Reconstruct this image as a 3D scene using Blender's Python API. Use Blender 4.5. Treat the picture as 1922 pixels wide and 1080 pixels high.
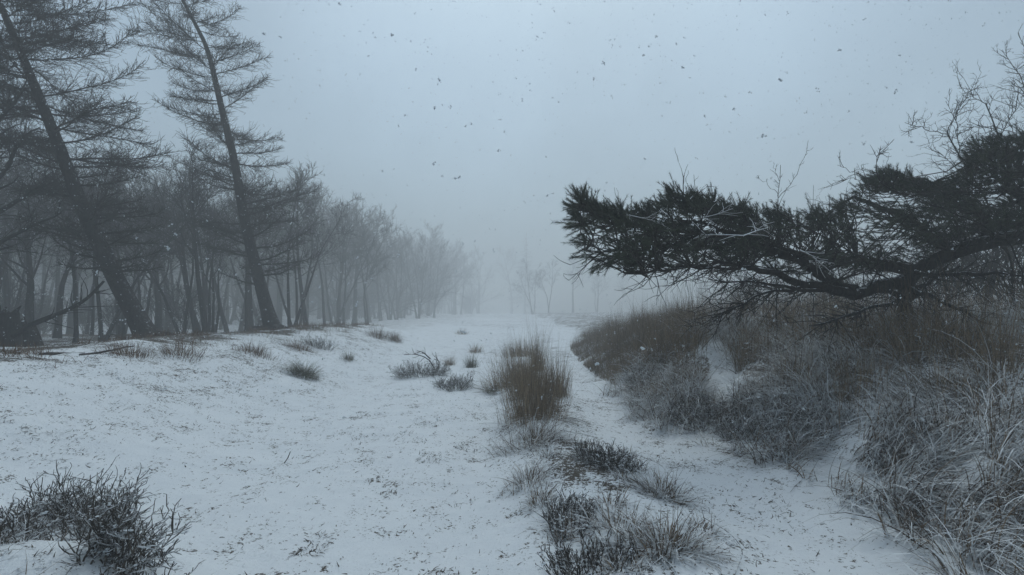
import bpy, math, random
import numpy as np
from mathutils import Vector

S = bpy.context.scene
for o in list(bpy.data.objects):
    bpy.data.objects.remove(o)
COL = S.collection
R = math.radians
DENOISE = True

# ------------------------------------------------------------------ camera
FPX, CX, CY, HORIZON = 961.0, 961.0, 540.0, 585.0      # in pixels of the 1922 x 1080 photograph
CAM = np.array([0.0, 0.0, 1.65])
PITCH = math.atan((HORIZON - CY) / FPX)
cam = bpy.data.cameras.new('camera')
cam.sensor_width = 36.0
cam.lens = 18.0
cam.clip_start = 0.05
cam.clip_end = 2000.0
cam_o = bpy.data.objects.new('camera', cam)
cam_o.location = CAM
cam_o.rotation_euler = (math.pi / 2 + PITCH, 0, 0)
COL.objects.link(cam_o)
S.camera = cam_o

# ------------------------------------------------------------------ sky, sun, exposure
SUN_EL, SUN_AZ = R(66), R(6)      # behind thick cloud, ahead of the camera
w = bpy.data.worlds.new('World')
S.world = w
w.use_nodes = True
nt = w.node_tree
nt.nodes.clear()
sky = nt.nodes.new('ShaderNodeTexSky')
sky.sky_type = 'NISHITA'
sky.sun_disc = False
sky.sun_elevation = SUN_EL
sky.sun_rotation = SUN_AZ
sky.air_density = 1.0
sky.dust_density = 3.0
sky.ozone_density = 1.0
hs = nt.nodes.new('ShaderNodeHueSaturation')
hs.inputs['Saturation'].default_value = 0.62
bg = nt.nodes.new('ShaderNodeBackground')
bg.inputs['Strength'].default_value = 0.15
out = nt.nodes.new('ShaderNodeOutputWorld')
cool = nt.nodes.new('ShaderNodeMix')          # cold cast of the snow cloud
cool.data_type = 'RGBA'
cool.blend_type = 'MULTIPLY'
cool.inputs[0].default_value = 1.0
cool.inputs[7].default_value = (0.82, 1.0, 1.035, 1)
nt.links.new(sky.outputs[0], hs.inputs['Color'])
nt.links.new(hs.outputs[0], cool.inputs[6])
tc = nt.nodes.new('ShaderNodeTexCoord')       # slow unevenness of the snow cloud all over the sky
cn = nt.nodes.new('ShaderNodeTexNoise')
cn.inputs['Scale'].default_value = 1.9
cn.inputs['Detail'].default_value = 3
cr = nt.nodes.new('ShaderNodeMapRange')
cr.inputs[1].default_value = .3
cr.inputs[2].default_value = .7
cr.inputs[3].default_value = .78
cr.inputs[4].default_value = 1.16
cloud = nt.nodes.new('ShaderNodeVectorMath')
cloud.operation = 'SCALE'
nt.links.new(tc.outputs['Generated'], cn.inputs['Vector'])
nt.links.new(cn.outputs['Fac'], cr.inputs[0])
nt.links.new(cool.outputs[2], cloud.inputs[0])
nt.links.new(cr.outputs[0], cloud.inputs['Scale'])
nt.links.new(cloud.outputs[0], bg.inputs['Color'])
nt.links.new(bg.outputs[0], out.inputs['Surface'])

sun = bpy.data.lights.new('sun', 'SUN')
sun.energy = 0.5
sun.angle = R(40)
sun.color = (1.0, 0.985, 0.96)
sun_o = bpy.data.objects.new('sun', sun)
sun_dir = Vector((math.sin(SUN_AZ) * math.cos(SUN_EL), math.cos(SUN_AZ) * math.cos(SUN_EL), math.sin(SUN_EL)))
sun_o.rotation_euler = sun_dir.to_track_quat('Z', 'Y').to_euler()
COL.objects.link(sun_o)

S.view_settings.view_transform = 'Standard'
S.view_settings.look = 'None'
S.view_settings.exposure = -0.25
S.view_settings.gamma = 1.0
S.view_settings.use_curve_mapping = False
HAZE_DENSITY = 0.0099
S.render.engine = 'CYCLES'
S.cycles.use_denoising = DENOISE
S.cycles.max_bounces = 6
S.cycles.diffuse_bounces = 3
S.cycles.volume_bounces = 2

# ------------------------------------------------------------------ numeric helpers
rng = np.random.default_rng(7)
rnd = random.Random(11)


def _hash(ix, iy, seed):
    h = (ix.astype(np.int64) * 374761393 + iy.astype(np.int64) * 668265263 + seed * 974711) & 0x7fffffff
    h = ((h ^ (h >> 13)) * 1274126177) & 0x7fffffff
    return ((h ^ (h >> 16)) & 0xffff) / 65535.0


def vnoise(x, y, seed=0):
    x = np.asarray(x, float); y = np.asarray(y, float)
    ix = np.floor(x); iy = np.floor(y)
    fx = x - ix; fy = y - iy
    fx = fx * fx * (3 - 2 * fx); fy = fy * fy * (3 - 2 * fy)
    a = _hash(ix, iy, seed); b = _hash(ix + 1, iy, seed)
    c = _hash(ix, iy + 1, seed); d = _hash(ix + 1, iy + 1, seed)
    return (a * (1 - fx) + b * fx) * (1 - fy) + (c * (1 - fx) + d * fx) * fy


def fbm(x, y, seed=0, octs=4):
    v = 0.0; a = 0.5; t = 0.0
    for k in range(octs):
        v = v + a * vnoise(np.asarray(x) * 2 ** k, np.asarray(y) * 2 ** k, seed + k)
        t += a; a *= 0.5
    return v / t


def sst(a, b, x):
    t = np.clip((np.asarray(x, float) - a) / (b - a), 0, 1)
    return t * t * (3 - 2 * t)


def right_edge(y):
    return np.interp(y, [-5, 2.2, 3.6, 5.0, 6.2, 7.6, 10, 14, 22, 40], [3.0, 2.7, 3.3, 3.5, 3.2, 2.45, 2.2, 2.2, 2.6, 5.0])


GX, GY = 3.55, 8.9          # the snowy gully in the bank


def gully_d(x, y):
    t = np.clip(GY + .75 - y, 0, 2)
    c = GX + .10 - .10 * t - .10 * t * t
    wd = .05 + .03 * t + .085 * t * t
    wd = wd * (.35 + 1.3 * fbm(x * 5, y * 5, 23))
    return np.hypot((x - c) / wd, (y - GY + .25) / 1.15)


def rough_edge(x, y):
    return right_edge(y) + (fbm(y * .9, x * .4, 17) - .5) * 1.1 + (fbm(y * 3.1, x * 2.2, 18, 3) - .5) * 1.3


def ground(x, y):
    x = np.asarray(x, float); y = np.asarray(y, float)
    wob = (fbm(x * .35, y * .35, 3) - .5) * 1.6
    fade = 1 - .75 * sst(24, 34, y)
    left = sst(-2.6, -7.4, x + wob * .7) * .96 * fade
    left = left - .42 * sst(-9.3, -12.8, x) * fade + .16 * np.exp(-((x + 7.7 + wob * .3) / .8) ** 2) * (fbm(x * .8, y * .8, 12) - .15) * fade
    e = right_edge(y)
    rg = (fbm(x * 1.3, y * 1.3, 15) - .5) * .9
    right = (.78 * sst(e - .25, e + 2.1, x + wob * .25 + rg) + .55 * sst(e + 1.2, e + 5.2, x)) * (1 - .6 * sst(20, 40, y))
    right = right + .16 * sst(e - .05, e + .55, x) * (1 - sst(14, 24, y))
    inb = sst(e + .1, e + 1.2, x) * (1 - sst(20, 30, y))
    right = right + inb * ((fbm(x * .9, y * .9, 16, 2) - .5) * .42 + (fbm(x * 2.6, y * 2.6, 19, 2) - .5) * .28)
    right = right + .5 * sst(-.75, .75, y - GY) * np.exp(-((x - GX) / 1.3) ** 2) * (1 - sst(1.6, 4, y - GY))
    hump = .17 * np.exp(-((x - (.45 + (y < 6) * 0 + np.clip(6.5 - y, 0, 4) * .17)) / .62) ** 2) * sst(1.8, 3.4, y) * (1 - sst(15, 20, y))
    mound = .42 * np.exp(-(((x + 2.75) / .75) ** 2 + ((y - 2.75) / .62) ** 2))
    rut = -.07 * np.exp(-((x + .35) / .35) ** 2) * (1 - sst(16, 26, y)) - .06 * np.exp(-((x - 1.75) / .4) ** 2) * sst(5, 7, y) * (1 - sst(16, 26, y))
    n = (fbm(x * .5, y * .5, 21) - .5) * .22 + (fbm(x * 2.1, y * 2.1, 31) - .5) * .085 + (fbm(x * 7, y * 7, 41, 3) - .5) * .022
    far = sst(30, 120, y) * .5 + (fbm(x * .04, y * .04, 51) - .5) * 1.2 * sst(25, 70, np.hypot(x, y))
    return left + right + hump + mound + rut + n + far


CP, SP = math.cos(PITCH), math.sin(PITCH)


def ray(px, py):
    u = (px - CX) / FPX; v = (CY - py) / FPX
    return np.array([u, CP - v * SP, SP + v * CP])


def at(px, py, Y):
    d = ray(px, py)
    return CAM + d * (Y / d[1])


def hit(px, py):
    d = ray(px, py)
    t = 1.5
    while t < 150:
        p = CAM + d * t
        if p[2] < float(ground(p[0], p[1])):
            return p
        t += .03 + t * .003
    return CAM + d * 150


def gpos(px, Y):
    x = (px - CX) / FPX * Y
    return np.array([x, Y, float(ground(x, Y))])


# ------------------------------------------------------------------ mesh helpers
class Geo:
    def __init__(self):
        self.v, self.q, self.t, self.a, self.n = [], [], [], [], 0

    def add(self, v, quads=None, tris=None, tint=None):
        v = np.asarray(v, np.float32).reshape(-1, 3)
        if quads is not None and len(quads):
            self.q.append(np.asarray(quads, np.int64).reshape(-1, 4) + self.n)
        if tris is not None and len(tris):
            self.t.append(np.asarray(tris, np.int64).reshape(-1, 3) + self.n)
        self.a.append(np.full(len(v), .5, np.float32) if tint is None else np.asarray(tint, np.float32))
        self.v.append(v); self.n += len(v)

    def tubes(self, lines, sides=4, tint=None):
        by = {}
        for p, r in lines:
            by.setdefault(len(p), []).append((p, r))
        for K, L in by.items():
            P = np.array([l[0] for l in L], float)
            Rr = np.array([l[1] for l in L], float)
            N = len(L)
            T = np.gradient(P, axis=1)
            T /= np.linalg.norm(T, axis=2, keepdims=True) + 1e-9
            ref = np.where(np.abs(T[:, :1, 2:3]) > .8, np.array([1., 0, 0]), np.array([0, 0, 1.]))
            A = np.cross(T, ref); A /= np.linalg.norm(A, axis=2, keepdims=True) + 1e-9
            B = np.cross(T, A)
            an = np.arange(sides) * 2 * math.pi / sides
            V = P[:, :, None, :] + Rr[:, :, None, None] * (np.cos(an)[None, None, :, None] * A[:, :, None, :] + np.sin(an)[None, None, :, None] * B[:, :, None, :])
            base = (np.arange(N) * K * sides)[:, None, None]
            i = np.arange(K - 1)[None, :, None]; j = np.arange(sides)[None, None, :]; j2 = (j + 1) % sides
            Q = np.stack([base + i * sides + j, base + i * sides + j2, base + (i + 1) * sides + j2, base + (i + 1) * sides + j], -1)
            tn = np.repeat(rng.random(N), K * sides) if tint is None else np.full(N * K * sides, tint)
            self.add(V, quads=Q, tint=tn)
        return self

    def blades(self, base, az, length, lean, curl, width, K=4, clamp=True, droop=0.0, gauge=None):
        base = np.asarray(base, float); N = len(base)
        if N == 0:
            return self
        s = np.linspace(0, 1, K)
        sm = (s[1:] + s[:-1]) / 2
        th = lean[:, None] + curl[:, None] * sm[None, :] ** 1.2
        seg = (length / (K - 1))[:, None]
        h = np.concatenate([np.zeros((N, 1)), np.cumsum(np.sin(th) * seg, 1)], 1)
        z = np.concatenate([np.zeros((N, 1)), np.cumsum(np.cos(th) * seg, 1)], 1)
        az2 = az[:, None] + (rng.normal(0, .25, N))[:, None] * s[None, :]
        P = np.empty((N, K, 3))
        P[:, :, 0] = base[:, None, 0] + np.cos(az2) * h
        P[:, :, 1] = base[:, None, 1] + np.sin(az2) * h
        P[:, :, 2] = base[:, None, 2] + z
        if clamp:
            g = ground(P[:, :, 0], P[:, :, 1]) + .006 + .05 * rng.random(N)[:, None] * s[None, :]
            P[:, 1:, 2] = np.maximum(P[:, 1:, 2], g[:, 1:])
        wa = az + math.pi / 2 + rng.normal(0, .5, N)
        W = np.zeros((N, K, 3))
        ww = width[:, None] * (1 - .88 * s[None, :] ** 1.5) * .5
        W[:, :, 0] = np.cos(wa)[:, None] * ww; W[:, :, 1] = np.sin(wa)[:, None] * ww
        W[:, :, 2] = rng.normal(0, .35, N)[:, None] * ww
        V = np.stack([P - W, P + W], 2)
        b = (np.arange(N) * K * 2)[:, None]; i = np.arange(K - 1)[None, :] * 2
        Q = np.stack([b + i, b + i + 1, b + i + 3, b + i + 2], -1)
        self.add(V, quads=Q, tint=np.repeat(rng.random(N) if gauge is None else gauge, K * 2))
        return self

    def build(self, name, mat, parent=None, smooth=True, origin=None):
        o = bpy.data.objects.new(name, self.mesh(name, mat, smooth, origin))
        COL.objects.link(o)
        if name in FINE:
            o['kind'] = 'stuff'
        if parent is not None:
            o.parent = parent
        elif origin is not None:
            o.location = origin
        return o

    def mesh(self, name, mat, smooth=True, origin=None):
        me = bpy.data.meshes.new(name)
        if self.n:
            V = np.concatenate(self.v)
            if origin is not None:
                V = V - np.asarray(origin, np.float32)
            Q = np.concatenate(self.q) if self.q else np.zeros((0, 4), np.int64)
            T = np.concatenate(self.t) if self.t else np.zeros((0, 3), np.int64)
            me.vertices.add(len(V)); me.vertices.foreach_set('co', V.astype(np.float32).ravel())
            loops = np.concatenate([Q.ravel(), T.ravel()]).astype(np.int32)
            me.loops.add(len(loops)); me.loops.foreach_set('vertex_index', loops)
            tot = np.concatenate([np.full(len(Q), 4), np.full(len(T), 3)]).astype(np.int32)
            st = np.concatenate([[0], np.cumsum(tot)[:-1]]).astype(np.int32)
            me.polygons.add(len(tot)); me.polygons.foreach_set('loop_start', st); me.polygons.foreach_set('loop_total', tot)
            at_ = me.attributes.new('tint', 'FLOAT', 'POINT')
            at_.data.foreach_set('value', np.concatenate(self.a).astype(np.float32))
            me.update(calc_edges=True)
            me.polygons.foreach_set('use_smooth', np.full(len(tot), smooth))
        me.materials.append(mat)
        return me


def tag(o, label=None, cat=None, group=None, kind=None):
    if label: o['label'] = label
    if cat: o['category'] = cat
    if group: o['group'] = group
    if kind: o['kind'] = kind
    return o


FINE = {'blades', 'fallen_blades', 'stalks', 'stems', 'twigs', 'needles', 'grass_blades'}


def empty(name, loc, label=None, cat=None, group=None):
    o = bpy.data.objects.new(name, None)
    o.empty_display_size = .2
    o.location = loc
    COL.objects.link(o)
    return tag(o, label, cat, group)


# ------------------------------------------------------------------ materials
def mat(name):
    m = bpy.data.materials.new(name)
    m.use_nodes = True
    n = m.node_tree.nodes; l = m.node_tree.links
    return m, n, l, n['Principled BSDF']


def mixc(n, l, fac, a, b):
    x = n.new('ShaderNodeMix'); x.data_type = 'RGBA'
    for sock, val in ((x.inputs[0], fac), (x.inputs[6], a), (x.inputs[7], b)):
        if hasattr(val, 'is_output'):
            l.new(val, sock)
        else:
            sock.default_value = val if not isinstance(val, tuple) or len(val) == 4 else (*val, 1)
    return x.outputs[2]


def ramp(n, l, src, a, b):
    x = n.new('ShaderNodeMapRange'); x.interpolation_type = 'SMOOTHSTEP'
    x.inputs[1].default_value = a; x.inputs[2].default_value = b
    l.new(src, x.inputs[0])
    return x.outputs[0]


def mth(n, l, op, a, b=None):
    x = n.new('ShaderNodeMath'); x.operation = op
    for k, v in enumerate((a, b)):
        if v is None: continue
        if hasattr(v, 'is_output'): l.new(v, x.inputs[k])
        else: x.inputs[k].default_value = v
    return x.outputs[0]


def noise(n, l, scale, detail=3, vec=None, rough=.55):
    x = n.new('ShaderNodeTexNoise'); x.inputs['Scale'].default_value = scale
    x.inputs['Detail'].default_value = detail; x.inputs['Roughness'].default_value = rough
    if vec is not None: l.new(vec, x.inputs['Vector'])
    return x.outputs['Fac']


SNOW = (.80, .825, .85, 1)


def plant_mat(name, dark, light, snow_lo=.5, snow_hi=.95, snow_amt=1.0, both=True, rough=.8, nscale=9.0, vary=0.0):
    """tint attribute mixes dark to light; snow lies on what faces up"""
    m, n, l, p = mat(name)
    a = n.new('ShaderNodeAttribute'); a.attribute_name = 'tint'
    geo = n.new('ShaderNodeNewGeometry')
    sep = n.new('ShaderNodeSeparateXYZ'); l.new(geo.outputs['Normal' if not both else 'True Normal'], sep.inputs[0])
    nz = mth(n, l, 'ABSOLUTE', sep.outputs[2]) if both else sep.outputs[2]
    ns = noise(n, l, nscale, 3, geo.outputs['Position'])
    v = mth(n, l, 'ADD', nz, mth(n, l, 'MULTIPLY', mth(n, l, 'SUBTRACT', ns, .5), 1.1))
    if vary:
        v = mth(n, l, 'ADD', v, mth(n, l, 'MULTIPLY', mth(n, l, 'SUBTRACT', a.outputs['Fac'], .5), vary))
    f = mth(n, l, 'MULTIPLY', ramp(n, l, v, snow_lo, snow_hi), snow_amt)
    base = mixc(n, l, a.outputs['Fac'], dark, light)
    l.new(mixc(n, l, f, base, SNOW), p.inputs['Base Color'])
    p.inputs['Roughness'].default_value = rough
    p.inputs['Specular IOR Level'].default_value = .2
    return m


def bark_mat(name, dark, light, snow_lo, snow_hi, amt, wind=(0, 0, 1), nscale=22):
    m, n, l, p = mat(name)
    geo = n.new('ShaderNodeNewGeometry')
    mp = n.new('ShaderNodeMapping'); l.new(geo.outputs['Position'], mp.inputs[0]); mp.inputs['Scale'].default_value = (1, 1, .3)
    n1 = noise(n, l, nscale, 5, mp.outputs[0], .65)
    n2 = noise(n, l, nscale * .7, 4, geo.outputs['Position'], .7)
    dt = n.new('ShaderNodeVectorMath'); dt.operation = 'DOT_PRODUCT'
    l.new(geo.outputs['Normal'], dt.inputs[0]); dt.inputs[1].default_value = Vector(wind).normalized()
    v = mth(n, l, 'ADD', dt.outputs['Value'], mth(n, l, 'MULTIPLY', mth(n, l, 'SUBTRACT', n2, .5), 1.5))
    f = mth(n, l, 'MULTIPLY', ramp(n, l, v, snow_lo, snow_hi), amt)
    base = mixc(n, l, ramp(n, l, n1, .35, .65), dark, light)
    l.new(mixc(n, l, f, base, SNOW), p.inputs['Base Color'])
    p.inputs['Roughness'].default_value = .9
    p.inputs['Specular IOR Level'].default_value = .15
    b = n.new('ShaderNodeBump'); b.inputs['Strength'].default_value = .7; b.inputs['Distance'].default_value = .03
    l.new(n1, b.inputs['Height']); l.new(b.outputs[0], p.inputs['Normal'])
    return m


M_LARCH = bark_mat('larch_bark', (.018, .016, .015, 1), (.045, .039, .035, 1), 1.0, 1.45, .55, (.75, -.25, .6))
M_TWIG = plant_mat('larch_twig', (.022, .019, .017, 1), (.05, .044, .038, 1), .95, 1.35, .35)
M_WOOD = bark_mat('wood_bark', (.022, .021, .02, 1), (.05, .047, .043, 1), 1.0, 1.4, .5, (.5, -.2, .6))
M_WOODTWIG = plant_mat('wood_twig', (.022, .020, .019, 1), (.045, .041, .038, 1), 1.0, 1.5, .35)
M_PINEBARK = bark_mat('pine_bark', (.012, .010, .009, 1), (.035, .029, .025, 1), .75, 1.15, .85)
M_PINETWIG = plant_mat('pine_twig', (.014, .012, .010, 1), (.04, .035, .03, 1), .85, 1.2, .5)
M_NEEDLE = plant_mat('pine_needle', (.012, .018, .011, 1), (.052, .062, .036, 1), .85, 1.3, .6, rough=.6)
M_GRASS = plant_mat('dry_grass', (.065, .046, .030, 1), (.35, .26, .165, 1), .85, 1.2, .85)
M_FLOP = plant_mat('flattened_grass', (.045, .029, .018, 1), (.33, .23, .135, 1), .38, .85, .95, vary=1.0)
M_RUST = plant_mat('rust_grass', (.06, .035, .02, 1), (.17, .10, .055, 1), .85, 1.2, .8)
M_GREEN = plant_mat('green_tuft', (.03, .033, .018, 1), (.13, .12, .06, 1), .7, 1.1, .8)
M_HEATH = plant_mat('heath_twig', (.022, .018, .014, 1), (.085, .07, .055, 1), .42, .9, .85, nscale=25)
M_STUB = plant_mat('stubble', (.018, .015, .012, 1), (.09, .07, .05, 1), .95, 1.3, .7)


def snow_mat():
    m, n, l, p = mat('snow')
    geo = n.new('ShaderNodeNewGeometry')
    a = n.new('ShaderNodeAttribute'); a.attribute_name = 'tint'      # how thin the snow lies
    n1 = noise(n, l, 34, 4, geo.outputs['Position'], .7)
    n2 = noise(n, l, 2.2, 4, geo.outputs['Position'], .6)
    n3 = noise(n, l, 160, 3, geo.outputs['Position'], .7)
    n4 = noise(n, l, 9, 4, geo.outputs['Position'], .7)
    t = mth(n, l, 'ADD', mth(n, l, 'MULTIPLY', n1, .95), mth(n, l, 'MULTIPLY', n4, .7))
    t = mth(n, l, 'SUBTRACT', t, .325)
    n5 = noise(n, l, 75, 3, geo.outputs['Position'], .75)
    t = mth(n, l, 'ADD', t, mth(n, l, 'MULTIPLY', mth(n, l, 'SUBTRACT', n5, .5), .5))
    t = mth(n, l, 'ADD', t, mth(n, l, 'MULTIPLY', mth(n, l, 'SUBTRACT', n2, .54), .5))
    t = mth(n, l, 'ADD', t, mth(n, l, 'MULTIPLY', a.outputs['Fac'], .42))
    f = ramp(n, l, t, .61, .69)
    soil = mixc(n, l, n1, (.018, .014, .011, 1), (.11, .085, .06, 1))
    wht = mixc(n, l, n4, (.70, .73, .76, 1), (.84, .86, .88, 1))
    l.new(mixc(n, l, f, wht, soil), p.inputs['Base Color'])
    p.inputs['Roughness'].default_value = .75
    p.inputs['Specular IOR Level'].default_value = .25
    b = n.new('ShaderNodeBump'); b.inputs['Strength'].default_value = .55; b.inputs['Distance'].default_value = .02
    hsum = mth(n, l, 'ADD', mth(n, l, 'MULTIPLY', n3, .35), mth(n, l, 'SUBTRACT', n1, mth(n, l, 'MULTIPLY', f, .8)))
    l.new(hsum, b.inputs['Height']); l.new(b.outputs[0], p.inputs['Normal'])
    return m


M_SNOW = snow_mat()
M_FLAKE, _n, _l, _p = mat('snow_flake')
_p.inputs['Base Color'].default_value = SNOW
_p.inputs['Roughness'].default_value = .9
_tr = _n.new('ShaderNodeBsdfTranslucent'); _tr.inputs['Color'].default_value = SNOW
_mx = _n.new('ShaderNodeMixShader'); _mx.inputs[0].default_value = .5
_l.new(_p.outputs[0], _mx.inputs[1]); _l.new(_tr.outputs[0], _mx.inputs[2]); _l.new(_mx.outputs[0], _n['Material Output'].inputs['Surface'])

# ------------------------------------------------------------------ ground


def thin(x, y):
    """0 = full snow, 1 = bare"""
    e = rough_edge(x, y)
    forest = sst(-7.2, -8.3, x + (fbm(x * .9, y * .9, 61) - .5) * 1.2) * (1 - sst(26, 40, y) * .7)
    edge = .75 * np.exp(-((x + 7.4) / .8) ** 2) * sst(.4, .62, fbm(x * 1.1, y * 1.1, 62)) * (1 - sst(24, 34, y))
    bank = sst(e - .15, e + .9, x) * (.02 + .85 * fbm(x * 1.5, y * 1.5, 63))
    gd = gully_d(x, y) * .85
    bank = bank * sst(.7, 1.15, gd)
    slope = .22 * np.exp(-((x + 5.8) / 1.3) ** 2) * (1 - sst(20, 26, y)) * sst(.42, .6, fbm(x * .8, y * .8, 64))
    mid = .5 * np.exp(-((x - (.5 + np.clip(6.5 - y, 0, 4) * .17)) / .55) ** 2) * (1 - sst(13, 16, y)) * sst(1.5, 3, y) * sst(.3, .6, fbm(x * 1.2, y * 1.2, 65))
    rut = .17 * np.exp(-((x + .4) / .5) ** 2) * sst(.4, .65, fbm(x, y, 66))
    track = .22 * np.exp(-((x - 2.0) / .8) ** 2) * sst(.35, .6, fbm(x * .9, y * .9, 68))
    far = .18 * sst(22, 50, y) * sst(.4, .6, fbm(x * .15, y * .15, 67))
    return np.clip(np.maximum.reduce([forest * (.35 + .6 * sst(.3, .7, fbm(x * 1.1, y * .9, 69))), edge, bank, slope, mid, rut, track, far]), 0, 1)


def build_ground():
    nu, nv = 420, 520
    u = np.linspace(-1, 1, nu)
    xs = np.sign(u) * (9.0 * np.abs(u) + 291 * np.abs(u) ** 7)
    v = np.linspace(0, 1, nv)
    ys = 1.2 + 28 * v ** 1.5 + 260 * v ** 14
    ys = np.concatenate([np.linspace(-60, 1.0, 26) , ys])
    X, Y = np.meshgrid(xs, ys)
    Z = ground(X, Y)
    V = np.stack([X, Y, Z], -1).reshape(-1, 3)
    ny = len(ys)
    i = np.arange(ny - 1)[:, None] * nu; j = np.arange(nu - 1)[None, :]
    Q = np.stack([i + j, i + j + 1, i + nu + j + 1, i + nu + j], -1)
    g = Geo(); g.add(V, quads=Q, tint=thin(X, Y).ravel())
    o = g.build('ground', M_SNOW)
    tag(o, 'snow covered heath ground with dark grass specks and a shallow rutted path', None, None, 'structure')
    return float(Z.min())


ZMIN = build_ground()

# haze
def build_haze():
    b = ((-310, 310), (-70, 300), (ZMIN - 1.0, 34.0))
    v = [(x, y, z) for x in b[0] for y in b[1] for z in b[2]]
    f = [(0, 1, 3, 2), (4, 6, 7, 5), (0, 4, 5, 1), (2, 3, 7, 6), (0, 2, 6, 4), (1, 5, 7, 3)]
    me = bpy.data.meshes.new('haze'); me.from_pydata(v, [], f); me.update()
    m = bpy.data.materials.new('haze_air'); m.use_nodes = True
    n = m.node_tree.nodes; n.clear()
    pv = n.new('ShaderNodeVolumePrincipled'); o_ = n.new('ShaderNodeOutputMaterial')
    pv.inputs['Color'].default_value = (.97, .975, .98, 1)
    pv.inputs['Density'].default_value = HAZE_DENSITY
    pv.inputs['Anisotropy'].default_value = .25
    m.node_tree.links.new(pv.outputs[0], o_.inputs['Volume'])
    me.materials.append(m)
    o = bpy.data.objects.new('haze', me); COL.objects.link(o)
    tag(o, 'cold grey fog hanging over the heath and wood', None, None, 'stuff')


build_haze()


# ------------------------------------------------------------------ branch helpers
def unit(v):
    v = np.asarray(v, float)
    return v / (np.linalg.norm(v) + 1e-9)


def smooth_path(pts, n):
    pts = np.asarray(pts, float)
    d = np.concatenate([[0], np.cumsum(np.linalg.norm(np.diff(pts, axis=0), axis=1))])
    t = np.linspace(0, d[-1], n)
    q = np.stack([np.interp(t, d, pts[:, k]) for k in range(3)], 1)
    for _ in range(2):
        q[1:-1] = (q[:-2] + 2 * q[1:-1] + q[2:]) / 4
    return q


def grow(p0, d0, length, K, wob, pull=(0, 0, 0), rr=None):
    """a crooked polyline"""
    rr = rr or rnd
    p = np.array(p0, float); d = unit(d0); pts = [p.copy()]
    st = length / (K - 1)
    pull = np.asarray(pull, float)
    for _ in range(K - 1):
        d = unit(d + np.array([rr.gauss(0, wob), rr.gauss(0, wob), rr.gauss(0, wob)]) + pull)
        p = p + d * st; pts.append(p.copy())
    return np.array(pts), d


def taper(r0, r1, K, e=1.0):
    return r0 + (r1 - r0) * np.linspace(0, 1, K) ** e


def side_dir(d, ang, roll):
    d = unit(d)
    a = unit(np.cross(d, [0, 0, 1] if abs(d[2]) < .9 else [1, 0, 0])); b = np.cross(d, a)
    return d * math.cos(ang) + (a * math.cos(roll) + b * math.sin(roll)) * math.sin(ang)


# ------------------------------------------------------------------ larches
def larch(name, label, path_px, Y, rad, branches, length_fn, sweep, density, first, mat_b=None, seed=1, group=None, roots=True):
    """wind-bent larch: trunk, and each bough a part with its own twigs"""
    rr = random.Random(seed)
    base = hit_base = gpos(path_px[0][0], Y)
    pts = [at(px, py, Y) for px, py in path_px]
    pts[0] = base - np.array([0, 0, .25])
    path = smooth_path(pts, 40)
    L = len(path)
    root = empty(name, base, label, 'tree', group)
    tr = Geo()
    radii = taper(rad, rad * .12, L, .9)
    radii[:4] *= np.array([1.55, 1.3, 1.12, 1.03])
    tr.tubes([(path, radii)], 12)
    for k in range(5 if roots else 0):
        a = k * 1.26 + rr.random()
        rp, _ = grow(base + np.array([0, 0, .12]), (math.cos(a), math.sin(a), -.15), .75, 5, .12, (0, 0, -.06), rr)
        tr.tubes([(rp, taper(rad * .55, .02, 5))], 6)
    tr.build('trunk', mat_b or M_LARCH, root, origin=base)
    for k in range(branches):
        f = first + (1 - first) * (k + rr.random() * .6) / branches
        idx = f * (L - 1); i0 = int(idx); p0 = path[i0] + (path[min(i0 + 1, L - 1)] - path[i0]) * (idx - i0)
        a = rr.random() * 2 * math.pi
        if rr.random() < .65:                       # boughs favour the open side and the lee side
            a = rr.choice([0, math.pi]) + rr.gauss(0, .55)
        ln = length_fn(f, math.cos(a)) * rr.uniform(.65, 1.12)
        d = np.array([math.cos(a), math.sin(a) * .9, rr.uniform(-.12, .22) + .25 * (f - .5)])
        K = 8
        bp, dd = grow(p0, d, ln, K, .07, (sweep[0], sweep[1], .035 + .02 * rr.random()), rr)
        r0 = max(.012, rad * .17 * (1.15 - f))
        g = Geo(); g.tubes([(bp, taper(r0, .005, K))], 5)
        tw = []
        nt_ = max(4, int(ln * density))
        for q in range(nt_):
            s = (q + rr.random()) / nt_
            s = .10 + .90 * s
            ii = s * (K - 1); j = min(int(ii), K - 2)
            pp = bp[j] + (bp[j + 1] - bp[j]) * (ii - j)
            bd = unit(bp[j + 1] - bp[j])
            sd = side_dir(bd, rr.uniform(.5, 1.1), rr.choice([0, math.pi]) + rr.gauss(0, .7))
            tl = rr.uniform(.25, .75) * (1.0 - .55 * s) * min(1.2, ln / 1.8)
            sub, sdd = grow(pp, sd, tl, 4, .16, (sweep[0] * .8, 0, .05), rr)
            tw.append((sub, taper(.0078, .0035, 4)))
            for _ in range(3):
                jj = rr.randint(1, 3)
                s3, _x = grow(sub[jj], unit(sdd + np.array([rr.gauss(0, .6), rr.gauss(0, .6), rr.gauss(.15, .5)])), tl * rr.uniform(.3, .6), 3, .15, (sweep[0], 0, .06), rr)
                tw.append((s3, taper(.0052, .0026, 3)))
        g.tubes(tw, 3)
        g.build('bough', M_TWIG, root, origin=base)
    return root


def len1(f, c):
    return (np.interp(f, [.15, .3, .45, .6, .8, 1], [1.2, 1.6, 2.6, 3.0, 2.6, 1.6])) * (1.0 if c > 0 else .95)


def len2(f, c):
    if c > 0:
        return np.interp(f, [.12, .25, .45, .6, .8, 1], [1.3, 2.4, 2.4, 2.2, 1.9, .9])
    return np.interp(f, [.12, .25, .45, .6, .75, .85, 1], [1.8, 1.9, 1.8, 2.0, 2.9, 2.3, 1.0])


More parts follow.
